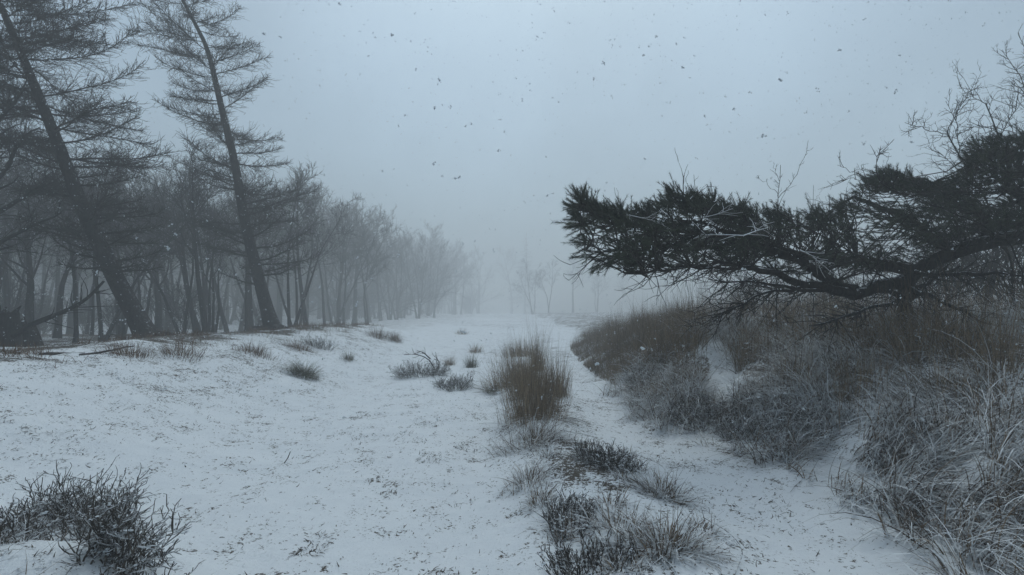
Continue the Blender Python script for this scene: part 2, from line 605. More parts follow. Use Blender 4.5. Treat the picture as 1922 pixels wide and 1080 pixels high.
larch('larch_tree', 'dark larch leaning strongly over the snowy bank, its trunk base dusted with snow',
      [(292, 648), (215, 520), (150, 380), (105, 260), (60, 150), (10, 30), (-40, -80), (-75, -170)], 13.0, .235, 112, len1, (.03, 0), 38, .16, seed=5)
larch('larch_tree', 'slim bare larch with a curved top and stepped boughs, right of the leaning larch',
      [(517, 632), (490, 540), (460, 420), (440, 300), (415, 200), (390, 90), (345, 5), (310, -70)], 18.0, .235, 86, len2, (.035, 0), 37, .13, seed=9)


# ------------------------------------------------------------------ bare broadleaved trees of the wood
def bare_tree(seed, H, rad, limbs=15, first=.32, spread=.75, stems=1, sub=9, tw=9, lean=(0, 0), twr=.008):
    rr = random.Random(seed)
    trunk, crown = Geo(), Geo()
    L1, L2, L3 = [], [], []
    for s in range(stems):
        a0 = s * 6.283 / stems + rr.uniform(-.3, .3)
        d = np.array([lean[0] + (.15 * math.cos(a0) if stems > 1 else rr.gauss(0, .05)), lean[1] + (.15 * math.sin(a0) if stems > 1 else 0), 1.0])
        b0 = np.array([math.cos(a0), math.sin(a0), 0]) * (rad * .5 if stems > 1 else 0) + np.array([0, 0, -.3])
        K = 12
        h = H * rr.uniform(.8, 1.0)
        p, _ = grow(b0, d, h, K, .055, (0, 0, .03), rr)
        r = taper(rad / math.sqrt(stems), .012, K, .85); r[0] *= 1.3
        trunk.tubes([(p, r)], 7)
        nl = max(5, limbs // stems)
        for k in range(nl):
            f = first + (1 - first) * (k + rr.random()) / nl
            ii = min(f, .985) * (K - 1); j = int(ii)
            p0 = p[j] + (p[j + 1] - p[j]) * (ii - j)
            ln = H * .36 * (1.15 - f) * rr.uniform(.7, 1.25) + .5
            d1 = side_dir(p[j + 1] - p[j], spread * rr.uniform(.7, 1.25), rr.random() * 6.28)
            lp, ld = grow(p0, d1, ln, 7, .12, (0, 0, .06), rr)
            r0 = max(.018, r[j] * .45)
            L1.append((lp, taper(r0, .010, 7)))
            for q in range(sub):
                s1 = .2 + .8 * (q + rr.random()) / sub
                i2 = min(s1, .98) * 6; j2 = int(i2)
                p2 = lp[j2] + (lp[j2 + 1] - lp[j2]) * (i2 - j2)
                d2 = side_dir(lp[j2 + 1] - lp[j2], rr.uniform(.4, 1.0), rr.random() * 6.28)
                l2 = ln * rr.uniform(.25, .5)
                sp, sd = grow(p2, d2, l2, 5, .16, (0, 0, .07), rr)
                L2.append((sp, taper(.013, .006, 5)))
                for t in range(tw):
                    j3 = rr.randint(1, 4)
                    d3 = side_dir(sd, rr.uniform(.3, 1.0), rr.random() * 6.28)
                    tp, _ = grow(sp[j3], d3, l2 * rr.uniform(.3, .7), 4, .2, (0, 0, .05), rr)
                    L3.append((tp, taper(twr, twr * .5, 4)))
    crown.tubes(L1, 5).tubes(L2, 3).tubes(L3, 3)
    return trunk.mesh('bare_tree_trunk', M_WOOD), crown.mesh('bare_tree_crown', M_WOODTWIG)


VAR = [bare_tree(1, 10.5, .16, 12, .42), bare_tree(2, 11.0, .20, 14, .40, .85), bare_tree(3, 10, .15, 14, .44, .6, 2),
       bare_tree(4, 10.5, .11, 10, .48, .6), bare_tree(5, 9.5, .18, 15, .38, .9, 3), bare_tree(6, 11, .14, 12, .5, .7, 1, lean=(-.14, 0)),
       bare_tree(7, 10.0, .24, 16, .34, 1.0, lean=(-.1, 0))]
LOW = [bare_tree(31, 10.0, .16, 20, .12, .9, 1), bare_tree(32, 9.5, .18, 21, .10, .85, 3)]      # branching down to the ground
BUSH = [bare_tree(21, 3.0, .05, 20, .06, .75, 6, 6, 5, twr=.006), bare_tree(22, 2.8, .045, 24, .05, .7, 8, 6, 5, twr=.006)]


def plant_tree(var, x, y, s, rot, name, label, group, tilt=(0, 0), cat='tree'):
    r = empty(name, (x, y, float(ground(x, y))), label, cat, group)
    r.rotation_euler = (tilt[0], tilt[1], rot)
    r.scale = (s, s, s)
    for nm, me in zip(('trunk', 'crown'), var):
        o = bpy.data.objects.new(nm, me); COL.objects.link(o); o.parent = r
    return r


def wood_label(px, Y, v, s):
    hgt = 'tall ' if s > .97 else ('short ' if s < .84 else '')
    kind = hgt + ['straight bare tree', 'stout bare tree', 'twin stemmed bare tree', 'slender bare tree', 'many stemmed bare tree', 'tilted bare tree', 'thick wide crowned bare tree'][v]
    if px < 110: w_ = 'in the dark wood beyond the broken stump'
    elif px < 300: w_ = 'in the wood behind the leaning larch'
    elif px < 480: w_ = 'in the wood between the two larches'
    elif px < 600: w_ = 'just past the slim larch at the wood edge'
    elif px < 720: w_ = 'on the bank end where wood meets snow'
    else: w_ = 'fading into fog at the far end of the wood'
    d_ = 'near ' if Y < 26 else ('' if Y < 45 else 'hazy ')
    return d_ + kind + ' ' + w_


def deep(Y):
    return Y if Y < 26 else 26 + (Y - 26) * 3.0


def build_wood():
    rr = random.Random(77)
    placed = []

    def try_put(px, Y, v, s, sep):
        Y0 = Y; Y = deep(Y); s = s * Y / Y0
        x = (px - CX) / FPX * Y
        for (a, b) in placed:
            if (a - x) ** 2 + (b - Y) ** 2 < sep * sep: return
        placed.append((x, Y))
        plant_tree(VAR[v] if Y0 < 38 or v < 2 else LOW[v % 2], x, Y, s, rr.gauss(0, .5) if v in (5, 6) else rr.random() * 6.28, 'bare_tree', wood_label(px, Y0, v, s * Y0 / Y), 'bare trees of the foggy wood',
                   (rr.gauss(0, .012), -abs(rr.gauss(.05, .04))))
    # trunks one can tell apart near the wood edge
    for px, Y, v, s in [(462, 24, 3, .8), (577, 27, 0, .95), (548, 25, 2, .85), (610, 31, 3, .95), (640, 33, 4, .95), (665, 36, 1, 1.0), (690, 34, 2, .75),
                        (715, 42, 0, .95), (745, 44, 3, .8), (785, 46, 5, .9), (815, 52, 4, .8), (145, 17.5, 3, .72), (195, 18.5, 2, .75), (235, 19, 3, .7),
                        (110, 21, 1, .75), (345, 21, 2, .72), (370, 23, 0, .8), (400, 22, 4, .7), (430, 27, 5, .9), (60, 18, 6, .72), (20, 23, 2, .85), (300, 26, 6, .85),
                        (265, 24, 4, .8)]:
        try_put(px, Y, v, s, .4)
    for _ in range(3000):
        if len(placed) > 285: break
        Y = 20 + 72 * rr.random() ** 1.25
        lim = np.interp(Y, [18, 26, 36, 50, 65, 95], [330, 570, 690, 790, 870, 935])
        px = rr.uniform(-60, lim)
        s = rr.uniform(.78, 1.08) * np.interp(Y, [18, 26, 40, 90], [.84, .98, 1.12, 1.2])
        try_put(px, Y, rr.choice([0, 0, 1, 2, 3, 3, 3, 4, 5]), s, 1.5 if Y < 32 else (2.0 if Y < 45 else 3.0))
    # undergrowth saplings in the wood
    for k in range(52):
        near = k < 14
        Y = rr.uniform(22, 36) if near else rr.uniform(38, 80)
        lim = np.interp(Y, [18, 26, 36, 50, 80], [330, 540, 660, 770, 905])
        px = rr.uniform(-40, lim) if near else rr.uniform(lim - 260, lim)
        s = rr.uniform(.7, 1.3) * (1 if near else deep(Y) / Y * 1.15)
        Y = deep(Y)
        x = (px - CX) / FPX * Y
        where = 'behind the leaning larch' if px < 300 else ('between the two larches' if px < 480 else ('past the slim larch' if px < 640 else 'dim at the far wood edge'))
        size = 'low' if s < (.95 if near else 2.2) else 'taller'
        plant_tree(rr.choice(BUSH), x, Y, s, rr.random() * 6.28, 'bare_shrub', size + ' many stemmed bare shrub among trunks ' + where, 'bare shrubs under the foggy wood', cat='shrub')


build_wood()
# far trees in the gap and on the right, almost lost in the fog
_rr = random.Random(5)
for px, Y, v, s, lb in [(1000, 52, 4, .62, 'many stemmed bare tree alone in the fog beyond the tall grass'), (1030, 50, 2, .55, 'twin stemmed bare tree in the fog right of the many stemmed one'),
                        (1075, 58, 1, .72, 'wide crowned bare tree dim in the fog above the bank grass'), (1120, 60, 4, .62, 'low many stemmed tree dim in the fog near the pine tip'),
                        (1185, 62, 2, .55, 'low twin stemmed tree barely showing under the pine branch tip'), (960, 78, 1, 1.15, 'tall bare tree nearly lost in fog at the end of the path'),
                        (1250, 58, 0, .5, 'small bare tree barely showing below the pine branch'), (1325, 52, 4, .5, 'small many stemmed tree barely showing behind the bank grass')]:
    plant_tree(VAR[v], (px - CX) / FPX * deep(Y) * 1.3, deep(Y) * 1.3, s * deep(Y) * 1.3 / Y, _rr.random() * 6, 'bare_tree', lb, 'trees fading in the fog')
for px, Y, s, lb in [(1790, 11.5, .75, 'bare shrub right of the pine trunk against the fog'), (1850, 12.5, .85, 'second bare shrub from the pine trunk towards the picture edge'),
                     (1905, 11, .9, 'bare shrub at the right edge below the pine limb'), (1740, 15, .7, 'small bare shrub far behind the pine trunk'),
                     (1400, 17, .5, 'low bare shrub on the bank behind the snowy gully'), (1560, 16, .55, 'low bare shrub behind the pine on the bank')]:
    plant_tree(_rr.choice(BUSH), (px - CX) / FPX * Y, Y, s, _rr.random() * 6, 'bare_shrub', lb, 'bare shrubs behind the pine', cat='shrub')


def spruce():
    rr = random.Random(3)
    tr, cr = Geo(), Geo()
    p, _ = grow((0, 0, -.3), (0, 0, 1), 15, 12, .01, (0, 0, 0), rr)
    tr.tubes([(p, taper(.2, .02, 12))], 7)
    L = []
    for k in range(110):
        f = .1 + .88 * k / 110
        z = f * 14.5; ln = 2.9 * (1.03 - f) * rr.uniform(.8, 1.2)
        a = rr.random() * 6.28
        b, d = grow((0, 0, z), (math.cos(a), math.sin(a), -.15), ln, 5, .05, (0, 0, .02), rr)
        L.append((b, taper(.03, .008, 5)))
        for q in range(26):
            j = rr.randint(1, 4)
            t, _ = grow(b[j], side_dir(d, rr.uniform(.4, 1.1), rr.random() * 6.28), ln * rr.uniform(.15, .35), 3, .1, (0, 0, -.05), rr)
            L.append((t, taper(.02, .01, 3)))
    cr.tubes(L, 3)
    return tr.mesh('spruce_trunk', M_WOOD), cr.mesh('spruce_crown', M_WOODTWIG)


plant_tree(spruce(), (985 - CX) / FPX * 225, 225, 2.5, 0, 'conifer_tree', 'pointed conifer shape nearly lost in fog beyond the path', 'trees fading in the fog')


# crooked oak-like tree at the far left edge
def guided_tree(name, label, guides, mats, Yd, seed, group=None, cat='tree', tw_per_m=9, tw_len=.6, twr=.006, up=.05, lvl=2, pname='limb', kids=3):
    rr = random.Random(seed)
    first = guides[0][0]
    base = gpos(first[0], Yd) if len(first) == 2 else np.array(first, float)
    root = empty(name, base, label, cat, group)
    for gi, (pp, r0, r1) in enumerate([(g[0:-2], g[-2], g[-1]) for g in guides]):
        pts = []
        for c in pp:
            pts.append(at(c[0], c[1], Yd if len(c) == 2 else c[2]))
        if gi == 0:
            pts[0] = base - np.array([0, 0, .1])
        K = max(8, 3 * len(pts))
        path = smooth_path(pts, K)
        path[1:-1] += np.array([[rr.gauss(0, .012), rr.gauss(0, .012), rr.gauss(0, .012)] for _ in range(K - 2)])
        g = Geo(); g.tubes([(path, taper(r0, r1, K))], 8)
        L = []
        ln = float(np.sum(np.linalg.norm(np.diff(path, axis=0), axis=1)))
        for q in range(int(ln * tw_per_m)):
            f = rr.uniform(.25 if gi == 0 else .05, .99)
            i2 = f * (K - 1); j = min(int(i2), K - 2)
            p0 = path[j] + (path[j + 1] - path[j]) * (i2 - j)
            d = side_dir(path[j + 1] - path[j], rr.uniform(.4, 1.1), rr.random() * 6.28)
            l1 = tw_len * rr.uniform(.4, 1.2) * (1.15 - .6 * f)
            b, bd = grow(p0, d, l1, 5, .18, (0, 0, up), rr)
            L.append((b, taper(max(twr * 1.3, r1 * .6), twr * .6, 5)))
            for _ in range(kids if lvl > 1 else 0):
                jj = rr.randint(1, 4)
                t, td = grow(b[jj], side_dir(bd, rr.uniform(.4, 1.0), rr.random() * 6.28), l1 * rr.uniform(.25, .6), 4, .2, (0, 0, up), rr)
                L.append((t, taper(twr * .8, twr * .4, 4)))
                if lvl > 2:
                    for _ in range(2):
                        t2, _x = grow(t[rr.randint(1, 3)], side_dir(td, .7, rr.random() * 6.28), l1 * .22, 3, .2, (0, 0, up), rr)
                        L.append((t2, taper(twr * .6, twr * .35, 3)))
        g.tubes(L, 4)
        g.build('trunk' if gi == 0 else pname, mats, root, origin=base)
    return root


guided_tree('gnarled_tree', 'dark gnarled bare tree with crooked limbs at the left edge behind the leaning larch',
            [[(-70, 660), (-50, 520), (-35, 420), (-20, 300), (-10, 150), .17, .07],
             [(-35, 420), (10, 390), (45, 370), (85, 345), .07, .02], [(-28, 360), (20, 310), (32, 265), (75, 240), .06, .015],
             [(-45, 480), (0, 455), (60, 425), (115, 400), .06, .015], [(-15, 240), (25, 200), (50, 150), .05, .012]],
            M_LARCH, 12.0, 4, tw_per_m=10, tw_len=1.0, twr=.008)


def stump(name, label, px, Y, tip, r0, r1, seed, extra=None):
    rr = random.Random(seed)
    b = gpos(px, Y)
    root = empty(name, b, label, 'stump' if extra is None else 'fallen branch')
    pts = [b - np.array([0, 0, .2]), (b + at(*tip, Y)) / 2, at(*tip, Y)]
    path = smooth_path(pts, 9)
    g = Geo(); rad = taper(r0, r1, 9); rad[0] *= 1.2
    g.tubes([(path, rad)], 10)
    for k in range(7):                       # splintered top
        a = k * .9
        q, _ = grow(path[-1] + np.array([math.cos(a), math.sin(a), 0]) * r1 * .6 - np.array([0, 0, .1]), (rr.gauss(0, .2), rr.gauss(0, .2), 1), rr.uniform(.15, .4), 3, .1, (0, 0, 0), rr)
        g.tubes([(q, taper(r1 * .45, .01, 3))], 4)
    g.build('trunk', M_LARCH, root, origin=b)


stump('broken_stump', 'thick broken tree stump with a splintered top at the far left of the bank', 18, 13.0, (10, 588), .34, .27, 1)
stump('broken_stump', 'leaning broken stump beside the thicker stump, under the fallen bough', 72, 13.6, (48, 612), .26, .2, 2)
_g = Geo()
_p = smooth_path([at(25, 630, 12.6), at(60, 608, 12.6), at(110, 590, 12.7), at(160, 566, 12.8), at(195, 528, 12.9)], 14)
_g.tubes([(_p, taper(.075, .03, 14))], 8)
_r2 = random.Random(8)
_L = []
for _ in range(16):
    j = _r2.randint(4, 12)
    _q, _d = grow(_p[j], side_dir(_p[j + 1] - _p[j], .8, _r2.random() * 6.28), _r2.uniform(.3, .9), 5, .15, (0, 0, .03), _r2)
    _L.append((_q, taper(.014, .005, 5)))
_g.tubes(_L, 4)
tag(_g.build('broken_bough', M_LARCH, origin=_p[0]), 'long bare bough lying slanted across the two broken stumps', 'fallen branch')
_g = Geo()
for a, b, r in [((75, 668), (165, 664), .032), ((172, 660), (200, 640), .018), ((150, 668), (235, 660), .022)]:
    pa, pb = hit(*a), hit(*b)
    pa[2] += r * .4; pb[2] += r * .6
    _q, _ = grow(pa, pb - pa, float(np.linalg.norm(pb - pa)), 7, .06, (0, 0, 0), _r2)
    _g.tubes([(_q, taper(r, r * .5, 7))], 7)
tag(_g.build('fallen_log', M_LARCH, origin=hit(120, 666)), 'snow dusted fallen log lying along the bank top left of the leaning larch', 'log')


# ------------------------------------------------------------------ wind-swept pine
def build_pine():
    rr = random.Random(31)
    base = gpos(1700, 7.6)
    root = empty('pine_tree', base, 'dark wind swept pine reaching flat and low over the grassy bank', 'tree')
    lim = {}

    def limb(name, pts, r0, r1, K=16):
        P = smooth_path([at(*p) for p in pts], K)
        P[1:-1] += np.array([[rr.gauss(0, .018), rr.gauss(0, .03), rr.gauss(0, .018)] for _ in range(K - 2)])
        g = Geo(); g.tubes([(P, taper(r0, r1, K))], 9)
        lim[name] = (P, g, r0, r1)
        return P
    # trunk: base up to the crown centre and on to the right
    tb = base - np.array([0, 0, .2])
    P = smooth_path([tb, base + np.array([-.02, 0, .35]), at(1690, 545, 7.5), at(1712, 508, 7.4), at(1790, 472, 7.2), at(1860, 452, 7.1), at(1960, 440, 7.1), at(2080, 420, 7.2)], 22)
    g = Geo(); g.tubes([(P, taper(.085, .12, 22) * np.concatenate([[1.5, 1.25, 1.1], np.ones(19)]))], 10)
    lim['trunk'] = (P, g, .15, .13)
    limb('a', [(1700, 525, 7.5), (1660, 535, 7.3), (1600, 552, 7.0), (1540, 545, 6.8), (1480, 520, 6.6), (1420, 505, 6.4), (1350, 492, 6.2)], .10, .022)
    limb('b', [(1600, 551, 7.0), (1530, 520, 7.0), (1490, 480, 7.0), (1420, 455, 6.8), (1330, 440, 6.5), (1230, 432, 6.2), (1140, 410, 5.9), (1085, 388, 5.8)], .075, .012)
    limb('c', [(1712, 508, 7.4), (1640, 490, 7.6), (1560, 485, 7.6), (1480, 478, 7.3), (1400, 440, 7.0), (1300, 415, 6.7)], .09, .015)
    limb('d', [(1790, 472, 7.2), (1730, 425, 7.7), (1660, 390, 8.2), (1600, 365, 8.4), (1560, 395, 8.3)], .08, .012)
    limb('e', [(1860, 452, 7.1), (1840, 400, 7.3), (1800, 370, 7.4), (1750, 345, 7.5), (1735, 335, 7.5)], .08, .012)
    limb('f', [(1950, 440, 7.1), (1920, 380, 7.0), (1880, 320, 6.9), (1840, 280, 6.8)], .09, .012)
    limb('g', [(1420, 505, 6.4), (1360, 500, 6.0), (1280, 502, 5.8), (1205, 514, 5.6)], .022, .005, 10)
    limb('h', [(1330, 440, 6.5), (1240, 465, 6.1), (1160, 475, 5.8), (1100, 470, 5.7)], .03, .006, 10)
    limb('i', [(1400, 440, 7.0), (1330, 400, 6.6), (1290, 370, 6.4), (1270, 348, 6.3)], .03, .006, 10)
    limb('j', [(1712, 508, 7.4), (1760, 520, 7.0), (1840, 510, 6.6), (1930, 520, 6.3)], .035, .012, 10)
    limb('k', [(1700, 540, 7.5), (1750, 555, 7.0), (1790, 580, 6.7), (1860, 610, 6.4)], .04, .010, 10)
    limb('l', [(1690, 560, 7.5), (1640, 575, 7.0), (1590, 600, 6.6), (1520, 612, 6.3)], .03, .008, 10)
    limb('m', [(1560, 545, 6.8), (1470, 540, 6.4), (1400, 532, 6.1), (1330, 525, 6.0)], .03, .006, 10)
    limb('n', [(1500, 540, 6.6), (1410, 555, 6.2), (1370, 580, 6.0), (1345, 605, 5.95)], .022, .006, 10)
    limb('o', [(1690, 548, 7.45), (1640, 505, 6.6), (1570, 455, 6.0), (1510, 420, 5.9), (1462, 400, 5.9)], .012, .004, 12)
    limb('p', [(1716, 610, 7.6), (1706, 570, 7.4), (1690, 548, 7.3), (1640, 548, 7.2), (1590, 536, 7.1)], .06, .02, 10)
    limb('q', [(1680, 612, 7.5), (1688, 580, 7.5), (1700, 552, 7.5), (1750, 520, 7.5), (1800, 500, 7.6)], .045, .02, 10)
    names = list(lim)
    allp = np.concatenate([lim[k][0] for k in names])
    own = np.concatenate([np.full(len(lim[k][0]), i) for i, k in enumerate(names)])
    needle_ok = [i for i, k in enumerate(names) if k in 'abcdefghi' and len(k) == 1] + [names.index('trunk')]
    use = np.isin(own, needle_ok)
    # where foliage hangs: upper and lower outline over the picture axis, with true depth added
    ux = [1072, 1095, 1120, 1160, 1185, 1230, 1250, 1270, 1292, 1325, 1345, 1400, 1440, 1500, 1570, 1590, 1620, 1660, 1720, 1745, 1780, 1805, 1830, 1860, 1922, 2050]
    uy = [378, 356, 382, 392, 402, 382, 372, 345, 376, 362, 380, 384, 388, 394, 390, 362, 330, 315, 330, 345, 352, 330, 272, 258, 246, 230]
    lx = [1072, 1100, 1180, 1260, 1330, 1400, 1450, 1540, 1640, 1740, 1800, 1860, 1922, 2050]
    ly = [400, 482, 488, 500, 470, 488, 500, 505, 500, 470, 440, 430, 455, 460]
    yx, yy = [1072, 1300, 1500, 1700, 1922, 2050], [5.8, 6.4, 7.1, 7.6, 7.1, 7.1]
    NS = 1650
    bins = {i: ([], []) for i in range(len(names))}
    nd = {i: [] for i in range(len(names))}
    for k in range(NS):
        px = rr.uniform(1082, 2040)
        top = np.interp(px, ux, uy); bot = np.interp(px, lx, ly)
        f = rr.random()
        if rr.random() < .25: f = f * .2
        edge = min(f, 1 - f)
        py = top + 10 + (bot - top - 6) * f + rr.gauss(0, 4)
        nn = float(fbm(px / 46., py / 26., 91, 2))
        if nn < (.40 if px < 1650 else .30) and rr.random() < .85: continue
        dep = float(np.interp(px, yx, yy)) + rr.gauss(0, 1) * (.22 + .65 * edge * 2)
        tip = at(px, py, dep)
        dist = np.linalg.norm((allp - tip - np.array([.35, 0, -.05])) * np.array([.8, 1, 1.2]), axis=1)
        dist[~use] = 1e9
        j = int(np.argmin(dist)); o = int(own[j]); p0 = allp[j]
        v = tip - p0; ln = np.linalg.norm(v)
        mid1 = p0 + v * .4 + np.array([.05, 0, -.08]) * ln + np.array([rr.gauss(0, .03), rr.gauss(0, .03), rr.gauss(0, .02)])
        mid2 = p0 + v * .75 + np.array([.03, 0, -.05]) * ln + np.array([rr.gauss(0, .02), rr.gauss(0, .02), rr.gauss(0, .02)])
        bins[o][0].append((np.array([p0, mid1, mid2, tip]), np.array([.009 + .005 * ln, .007, .0055, .004])))
        up = .75 if f < .22 else (.2 if f < .7 else -.1)
        main = unit(np.array([-.8 + rr.gauss(0, .35), rr.gauss(0, .45), up + rr.gauss(0, .3)]))
        tone = min(1, max(0, rr.gauss(.42, .25)))
        for q in range(rr.randint(3, 6)):
            sd = unit(main + np.array([rr.gauss(0, .42), rr.gauss(0, .5), rr.gauss(0, .42)]))
            sl = rr.uniform(.09, .19) * (1.45 if (q == 0 and f < .2) else 1)
            st = mid2 + (tip - mid2) * rr.uniform(.3, 1.0)
            gap = rr.uniform(.02, .07)
            bins[o][0].append((np.array([st, st + sd * gap * .5, st + sd * gap]), np.array([.004, .0035, .003])))
            nd[o].append((st + sd * gap, sd, sl, tone))
    for i, k in enumerate(names):
        P_, g_, r0, r1 = lim[k]
        tw = bins[i][0]
        # dead hanging twiglets under every limb
        extra = []
        for _ in range(58 if k in 'abcghjklmnpq' else 30):
            j = rr.randint(2, len(P_) - 2)
            d = side_dir(P_[j + 1] - P_[j] if j + 1 < len(P_) else P_[j] - P_[j - 1], rr.uniform(.5, 1.2), rr.random() * 6.28) + np.array([-.3, 0, -.15])
            l1 = rr.uniform(.15, .6)
            q, qd = grow(P_[j], d, l1, 5, .22, (-.03, 0, 0), rr)
            extra.append((q, taper(.006, .002, 5)))
            for _ in range(3):
                q2, _x = grow(q[rr.randint(1, 4)], side_dir(qd, rr.uniform(.5, 1), rr.random() * 6.28), l1 * .4, 4, .25, (0, 0, 0), rr)
                extra.append((q2, taper(.0035, .0015, 4)))
        o = g_.build('trunk' if k == 'trunk' else 'limb', M_PINEBARK, root, origin=base)
        tg = Geo(); tg.tubes(tw + extra, 4)
        tg.build('twigs', M_PINETWIG, o, origin=base)
        if nd[i]:
            N = len(nd[i]); NN = 74
            tip = np.array([a[0] for a in nd[i]]); d = np.array([a[1] for a in nd[i]]); sl = np.array([a[2] for a in nd[i]]); tone = np.array([a[3] for a in nd[i]])
            ref = np.array([0.3, .9, .2]); A = np.cross(d, ref); A /= np.linalg.norm(A, axis=1, keepdims=True); B = np.cross(d, A)
            s = rng.random((N, NN)); ph = rng.random((N, NN)) * 6.283; an = rng.uniform(.35, .8, (N, NN))
            p0 = tip[:, None] + d[:, None] * (s * sl[:, None])[..., None]
            rad = A[:, None] * np.cos(ph)[..., None] + B[:, None] * np.sin(ph)[..., None]
            nd_ = d[:, None] * np.cos(an)[..., None] + rad * np.sin(an)[..., None]
            nl = rng.uniform(.035, .06, (N, NN))[..., None]
            wv = np.cross(nd_, rng.normal(size=(N, NN, 3))); wv /= np.linalg.norm(wv, axis=2, keepdims=True) + 1e-9
            wv *= .0017
            V = np.stack([p0 - wv, p0 + wv, p0 + nd_ * nl], 2)
            T = np.arange(N * NN * 3).reshape(-1, 3)
            ng = Geo(); ng.add(V, tris=T, tint=np.repeat(np.clip(tone + rng.normal(0, .1, N), 0, 1), NN * 3))
            sh = [(np.array([t, t + d_ * l_]), np.array([.004, .002])) for t, d_, l_ in zip(tip, d, sl)]
            ng.tubes(sh, 4)
            ng.build('needles', M_NEEDLE, o, smooth=False, origin=base)
    # snow covered dead branches lying in the crown
    for pts, r in [([(1395, 443, 5.6), (1360, 441, 5.6), (1330, 442, 5.7), (1315, 440, 5.8)], .010), ([(1395, 443, 5.6), (1425, 432, 5.8), (1440, 428, 6.0)], .010),
                   ([(1180, 404, 5.45), (1215, 412, 5.5), (1250, 420, 5.6)], .006), ([(1300, 412, 5.7), (1340, 405, 5.7), (1375, 392, 5.8)], .006),
                   ([(1500, 470, 6.0), (1520, 478, 6.0), (1545, 500, 6.1)], .012)]:
        q = smooth_path([at(*p) for p in pts], 8)
        gg = Geo(); gg.tubes([(q, taper(r, r * .5, 8))], 6)
        for _ in range(8):
            j = rr.randint(1, 6)
            q2, _x = grow(q[j], side_dir(q[j + 1] - q[j], .7, rr.random() * 6.28), .22, 4, .2, (0, 0, -.02), rr)
            gg.tubes([(q2, taper(r * .5, r * .25, 4))], 4)
        tag(gg.build('dead_branch', M_DEAD, root, origin=base), 'pale dead branch coated with snow')


M_DEAD = bark_mat('dead_snowy_wood', (.10, .09, .08, 1), (.2, .18, .16, 1), -.3, .4, .95)
build_pine()

# bare saplings among and behind the pine
guided_tree('bare_sapling', 'tall bare sapling forking above the pine crown near the right edge',
            [[(1905, 620), (1895, 480), (1850, 370), (1800, 290), (1778, 252), .022, .008], [(1778, 252), (1740, 243), (1698, 230), .007, .003],
             [(1778, 252), (1790, 215), (1825, 168), .007, .003], [(1800, 290), (1795, 230), (1775, 190), .006, .003], [(1850, 370), (1790, 310), (1755, 280), .007, .003],
             [(1860, 400), (1800, 350), (1762, 330), .006, .003]],
            M_PINETWIG, 8.2, 14, 'bare saplings around the pine', 'sapling', 14, .42, .0038, .04, 3, 'branch')
guided_tree('bare_sapling', 'bare sapling rising out of frame at the right edge above the pine',
            [[(1935, 640), (1930, 450), (1900, 320), (1875, 260), (1850, 195), .022, .008], [(1875, 260), (1905, 200), (1925, 150), .008, .003], [(1850, 195), (1820, 180), (1800, 165), .006, .003],
             [(1930, 300), (1935, 200), (1905, 110), (1880, 95), .012, .003], [(1935, 200), (1950, 120), (1915, 80), .008, .003], [(1905, 250), (1850, 235), (1820, 240), .006, .003]],
            M_PINETWIG, 8.6, 15, 'bare saplings around the pine', 'sapling', 14, .5, .004, .04, 3, 'branch')
guided_tree('bare_sapling', 'thin budding sapling standing above the middle of the pine branch',
            [[(1455, 640), (1458, 480), (1460, 400), (1462, 340), (1465, 310), .010, .004], [(1461, 372), (1485, 345), (1505, 310), (1517, 264), .005, .0025], [(1461, 365), (1440, 345), (1420, 335), .004, .002],
             [(1463, 340), (1455, 320), (1452, 305), .004, .002]],
            M_PINETWIG, 8.8, 16, 'bare saplings around the pine', 'sapling', 7, .16, .003, .05, 2, 'branch', 2)
guided_tree('bare_sapling', 'small three pronged sprig sticking up behind the pine crown',
            [[(1526, 640), (1526, 480), (1526, 400), (1527, 348), .007, .0025], [(1526, 384), (1535, 368), (1543, 358), .003, .0015], [(1526, 386), (1518, 372), (1512, 362), .003, .0015]],
            M_PINETWIG, 8.9, 17, 'bare saplings around the pine', 'sapling', 0, .1, .002, .05, 1, 'branch')
guided_tree('bare_sapling', 'long bare stem slanting across the dark pine crown up to a curled tip',
            [[(1960, 600), (1900, 455), (1850, 425), (1780, 395), (1690, 368), (1632, 335), (1640, 305), (1655, 278), (1678, 262), .009, .003],
             [(1634, 334), (1600, 340), (1570, 332), .004, .002], [(1632, 335), (1595, 320), (1572, 310), .004, .002], [(1700, 372), (1670, 350), (1650, 330), .004, .002]],
            M_PINETWIG, 6.0, 18, 'bare saplings around the pine', 'sapling', 10, .28, .003, .03, 2, 'branch')

